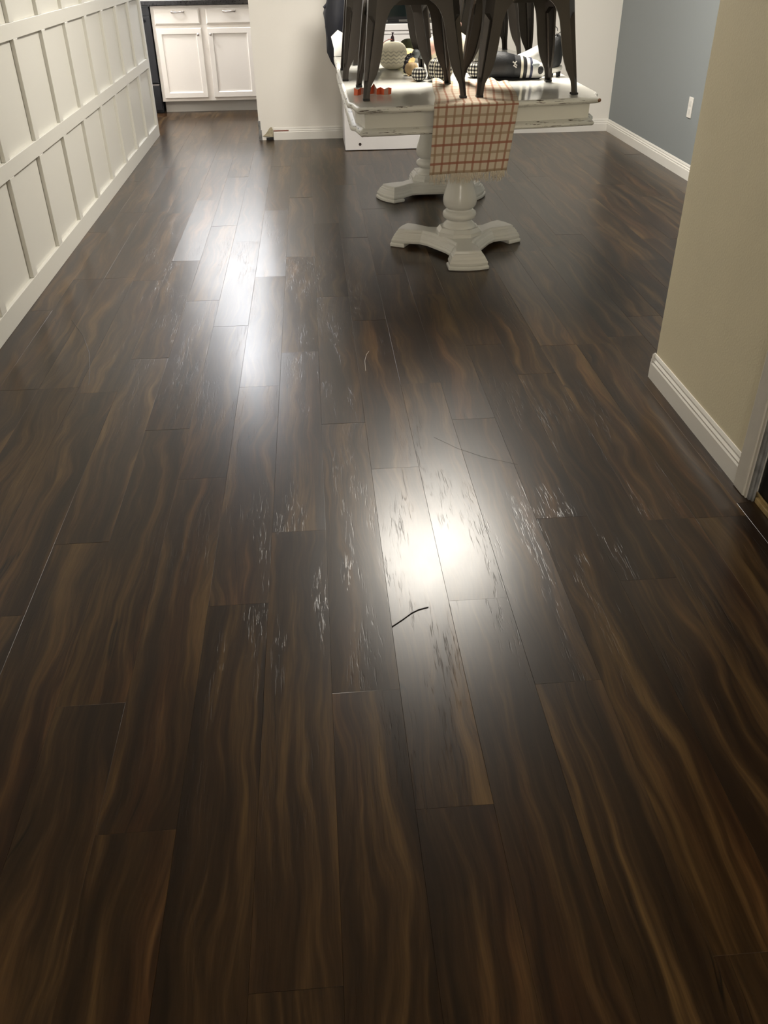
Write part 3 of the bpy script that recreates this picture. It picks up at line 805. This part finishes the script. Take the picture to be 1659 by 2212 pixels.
# shoe lying on its side, opening towards the left
t = thing('athletic_shoe', 'black athletic shoe lying beside runner, dark opening facing left, white band', 'shoe', (.97, 4.50, TZ))
def sec(x, y, z, ra, rb, yaw=0.0):
    return ((x, y+.045, TZ+z), (math.sin(yaw), math.cos(yaw), 0), (0, 0, 1), ra, rb)
col = [sec(.866, 4.515, .062, .050, .052, .30), sec(.876, 4.512, .064, .054, .058, .25), sec(.905, 4.507, .064, .053, .060, .2), sec(.94, 4.503, .062, .050, .058, .1), sec(.985, 4.500, .056, .049, .053)]
uo = obj('heel_upper', rings(shoe_loft(col), False, False), BLK, t, True); solid(uo, .007, -1)
obj('lining', rings(shoe_loft([sec(.90, 4.507, .060, .040, .044, .2), sec(.96, 4.503, .056, .036, .040)]), True, True), LIN, t, True)
obj('band', rings(shoe_loft([sec(1.014, 4.50, .052, .0505, .0525), sec(1.026, 4.50, .050, .050, .0515)]), False, False), paint('cream band', (.70, .66, .54), .6), t, True, label='cream white band')
obj('mid_upper', rings(shoe_loft([sec(.984, 4.50, .056, .049, .053), sec(1.03, 4.50, .050, .048, .050), sec(1.045, 4.50, .048, .046, .047)]), False, True), BLK, t, True)
obj('toe_upper', rings(shoe_loft([sec(1.044, 4.50, .048, .046, .047), sec(1.075, 4.502, .045, .048, .044), sec(1.105, 4.505, .040, .046, .039), sec(1.13, 4.51, .034, .036, .030), sec(1.142, 4.512, .030, .018, .014)]), False, True), SWH, t, True, label='white toe')
obj('toe_stripe', rings(shoe_loft([sec(1.060, 4.50, .048, .0475, .0470), sec(1.072, 4.50, .047, .0490, .0465)]), False, False), NAVY, t, True, label='navy stripe')
obj('toe_patch', ball((1.112, 4.506, TZ+.042), .015, .006, .018, 12, 8), BLK, t, True, label='black patch')
obj('toe_patch', ball((1.086, 4.503, TZ+.066), .020, .010, .008, 12, 8), SGR, t, True, label='grey patch')
obj('emblem', merge(band([(.972, 4.494, TZ+.082), (.984, 4.492, TZ+.074), (.976, 4.491, TZ+.066), (.990, 4.490, TZ+.058)], .006, .003), band([(.990, 4.494, TZ+.084), (.980, 4.492, TZ+.074), (.992, 4.491, TZ+.066)], .005, .003)), SWH, t, label='small white emblem')
obj('outsole', rings(shoe_loft([sec(.872, 4.52, .008, .036, .008), sec(.93, 4.51, .006, .040, .006), sec(1.05, 4.51, .006, .040, .006), sec(1.12, 4.512, .008, .026, .008)]), True, True), RUBBER, t, True)
# grey and white shoe behind
t = thing('grey_shoe', 'white and grey sneaker propped behind the black shoe, heel tab raised', 'shoe', (1.10, 4.66, TZ))
def sec2(k, z, ra, rb, dx=0): return ((1.00+.17*k+dx, 4.735+.02*k, TZ+z), (0, 1, 0), (-.5, 0, 1), ra, rb)
uo = obj('upper', rings(shoe_loft([sec2(-.25, .020, .030, .014), sec2(0, .034, .040, .028), sec2(.35, .050, .042, .036), sec2(.70, .074, .040, .036), sec2(.95, .096, .036, .032), sec2(1.05, .108, .032, .028)]), True, False), SWH, t, True); solid(uo, .005, -1)
obj('insole', rings(shoe_loft([sec2(.99, .100, .030, .026), sec2(.80, .082, .030, .028)]), True, True), SGR, t, True)
obj('side_panel', rings(shoe_loft([sec2(.30, .048, .0435, .0372), sec2(.52, .062, .0428, .0375)]), False, False), SGR, t, True, label='grey panel')
# crumpled white bib beneath / beside
t = thing('white_jersey', 'crumpled white fabric with grey and black patches between the shoes', 'cloth', (1.12, 4.50, TZ))
rnd = random.Random(5); V, F = [], []
n = 20
for j in range(n+1):
    for i in range(n+1):
        a, b = i/n, j/n
        e = min(a, 1-a, b, 1-b)
        z = TZ+.002+min(e*6, 1)*(.030+.020*math.sin(9*a+5*b)*math.cos(7*b-3*a)+.010*math.sin(23*a+17*b))*(.6+.8*a*(1-a)*2)
        V.append((1.095+.075*a+.01*math.sin(7*b), 4.615+.11*b-.02*math.sin(5*a), max(z, TZ+.002)))
F = [(j*(n+1)+i, j*(n+1)+i+1, (j+1)*(n+1)+i+1, (j+1)*(n+1)+i) for j in range(n) for i in range(n)]
cl = obj('fabric', (V, F), [SWH, SGR, BLK], t, True)
for p in cl.data.polygons:
    i, j = p.index % n, p.index//n
    p.material_index = 2 if (13 < i < 17 and 2 < j < 7) else (1 if (i+j) % 9 < 2 else 0)
solid(cl, .002, 1)
# upright black cleat
t = thing('cleat', 'black studded shoe standing on its heel at the right, laces looped', 'shoe', (1.205, 4.62, TZ))
def sec3(z, dx, ra, rb): return ((1.205+dx, 4.62, TZ+z), (1, 0, .15), (0, 1, 0), ra, rb)
obj('upper', rings(shoe_loft([sec3(.030, -.006, .026, .030), sec3(.055, -.002, .036, .042), (sec3(.09, 0, .038, .046)), sec3(.13, .002, .034, .044), sec3(.165, .002, .026, .036), sec3(.182, .0, .012, .018)]), True, True), BLK, t, True)
obj('sole', rings(shoe_loft([sec3(.018, .002, .022, .028), sec3(.026, .003, .036, .042), sec3(.036, .004, .039, .045), sec3(.044, .004, .036, .042)]), True, True), SWH, t, True, label='white scalloped sole edge')
for i in range(4): obj('stud', tube([(1.18+.018*i, 4.585+.03*(i % 2), TZ+.022), (1.18+.018*i, 4.582+.03*(i % 2), TZ+.0)], [.007, .005], 8), BLK, t)
def loop(cx, cy, cz, rx, rz, ph=0):
    return tube([(cx+rx*math.cos(a+ph), cy+.004*math.sin(a), cz+rz*math.sin(a+ph)) for a in [2*PI*i/14 for i in range(14)]], .0018, 5)
obj('lace', loop(1.193, 4.60, TZ+.198, .010, .018), BLK, t)
obj('lace', tube([(1.20, 4.60, TZ+.18), (1.225, 4.60, TZ+.20), (1.24, 4.59, TZ+.21)], .0018, 5), BLK, t)
obj('lace', loop(1.262, 4.60, TZ+.142, .007, .011), BLK, t)

# white folded paper on the left rear corner
t = thing('folded_paper', 'crumpled white paper sheet at the left rear edge of the table', 'paper', (.19, 5.75, TZ))
V = [(.150, 5.73, TZ+.002), (.26, 5.71, TZ+.004), (.30, 5.85, TZ+.045), (.155, 5.85, TZ+.030), (.142, 5.93, TZ+.088), (.185, 5.95, TZ+.122), (.225, 5.94, TZ+.100), (.30, 5.97, TZ+.095), (.20, 6.06, TZ+.01), (.30, 6.06, TZ+.01)]
F = [(0, 1, 2, 3), (3, 2, 6, 4), (4, 6, 5), (2, 7, 6), (5, 6, 8), (6, 7, 9, 8)]
solid(obj('sheet', (V, F), paint('white paper', (.78, .77, .73), .7), t), .0008, 0)

# ------------------------------------------------------------------ white sideboard against the back wall
t = thing('sideboard', 'plain white sideboard with moulded top behind the table against the back wall', 'cabinet', (.66, 7.15, 0))
WLAM = paint('cool white laminate', (.72, .70, .70), .4)
XS0, XS1, YS0, YS1 = .238, 1.06, 6.93, 7.42
bevel(obj('body', box(XS0+.004, XS1, YS0, YS1, .004, .775), WLAM, t), .002)
obj('plinth', box(XS0+.03, XS1-.03, YS0+.03, YS1, 0, .004), RUBBER, t)  # dark slab standing in for the shadow gap under the body
bevel(obj('top', merge(box(XS0-.012, XS1+.012, YS0-.014, YS1, .800, .842), box(XS0-.004, XS1+.004, YS0-.006, YS1, .776, .800)), WLAM, t), .004, 2)
obj('cam_hole', tube([(.355, YS0-.0005, .045), (.355, YS0+.002, .045)], .011, 16), paint('hole shadow', (.03, .02, .015), .8), t, label='round dark fixing hole')
# black television on it
t = thing('television', 'black television standing on the white sideboard behind the chairs', 'television', (.62, 7.0, .842))
bevel(obj('casing', box(.26, .98, 6.985, 7.02, .862, 1.30), BLACKGLOSS, t), .004)
obj('screen', box(.275, .965, 6.983, 6.986, .882, 1.285), paint('dark screen', (.006, .010, .010), .08), t)
obj('stand', merge(box(.45, .80, 6.93, 7.08, .842, .850), box(.58, .66, 6.99, 7.02, .85, .87)), BLACKGLOSS, t)
# patterned cushion at its right
t = thing('cushion', 'cream cushion with grey smudged pattern on the sideboard right end', 'cushion', (.93, 6.97, .842))
m, ns, L, B = new_mat('smudged print')
tc = N(ns, 'ShaderNodeTexCoord'); no = N(ns, 'ShaderNodeTexNoise'); no.inputs['Scale'].default_value = 18; no.inputs['Detail'].default_value = 4; no.inputs['Distortion'].default_value = 1.5
L.new(tc.outputs['Object'], no.inputs['Vector']); cr = N(ns, 'ShaderNodeValToRGB')
cr.color_ramp.elements[0].position = .40; cr.color_ramp.elements[0].color = (.18, .18, .18, 1); cr.color_ramp.elements[1].position = .52; cr.color_ramp.elements[1].color = (.62, .58, .46, 1)
L.new(no.outputs['Fac'], cr.inputs['Fac']); L.new(cr.outputs[0], B.inputs['Base Color']); B.inputs['Roughness'].default_value = .9
cu = obj('cover', rings([[(.99+sx*.14*k, 6.935+dy, .975+sz*.13*k) for sx, sz in ((-1, -1), (-.5, -.94), (0, -.92), (.5, -.94), (1, -1), (.94, -.5), (.92, 0), (.94, .5), (1, 1), (.5, .94), (0, .92), (-.5, .94), (-1, 1), (-.94, .5), (-.92, 0), (-.94, -.5))] for k, dy in ((.5, -.036), (.8, -.026), (1, 0), (.8, .024), (.5, .032))]), m, t, True)

# black bag hanging at the left end of the sideboard
t = thing('black_bag', 'black fabric bag hanging at the left end of the white sideboard', 'bag', (.19, 6.88, .80))
BAG = paint('black nylon', (.012, .013, .020), .5, .6, 30); BAGG = paint('charcoal mesh', (.055, .060, .066), .6, .6, 60)
def blob(cx, cy, prof, mat, nm, ph=0):
    rs = []
    for z, dx, rx, ry in prof:
        rs.append([(cx+dx+rx*(1+.14*math.sin(3*a+z*26+ph)+.06*math.sin(7*a-z*60))*math.cos(a), cy+ry*(1+.12*math.sin(2*a+z*13))*math.sin(a), z) for a in [2*PI*j/26 for j in range(26)]])
    return obj(nm, rings(rs), mat, t, True)
blob(.200, 6.835, [(.52, .030, .006, .008), (.56, .018, .020, .02), (.62, -.012, .030, .035), (.68, -.025, .040, .045), (.76, -.018, .055, .055), (.84, .0, .075, .06), (.92, .01, .085, .06), (1.02, .03, .085, .055), (1.15, .045, .07, .05), (1.22, .05, .03, .03)], BAG, 'body')
blob(.215, 6.80, [(.775, -.005, .012, .01), (.80, -.01, .030, .016), (.86, -.005, .048, .02), (.92, 0, .050, .02), (.95, 0, .03, .014)], BAGG, 'pocket', 1)
obj('grab_loop', tube([(.165, 6.83, .905), (.135, 6.83, .925), (.128, 6.83, .955), (.145, 6.83, .972), (.175, 6.83, .955)], [.012, .014, .014, .014, .012], 8), BAG, t, True)
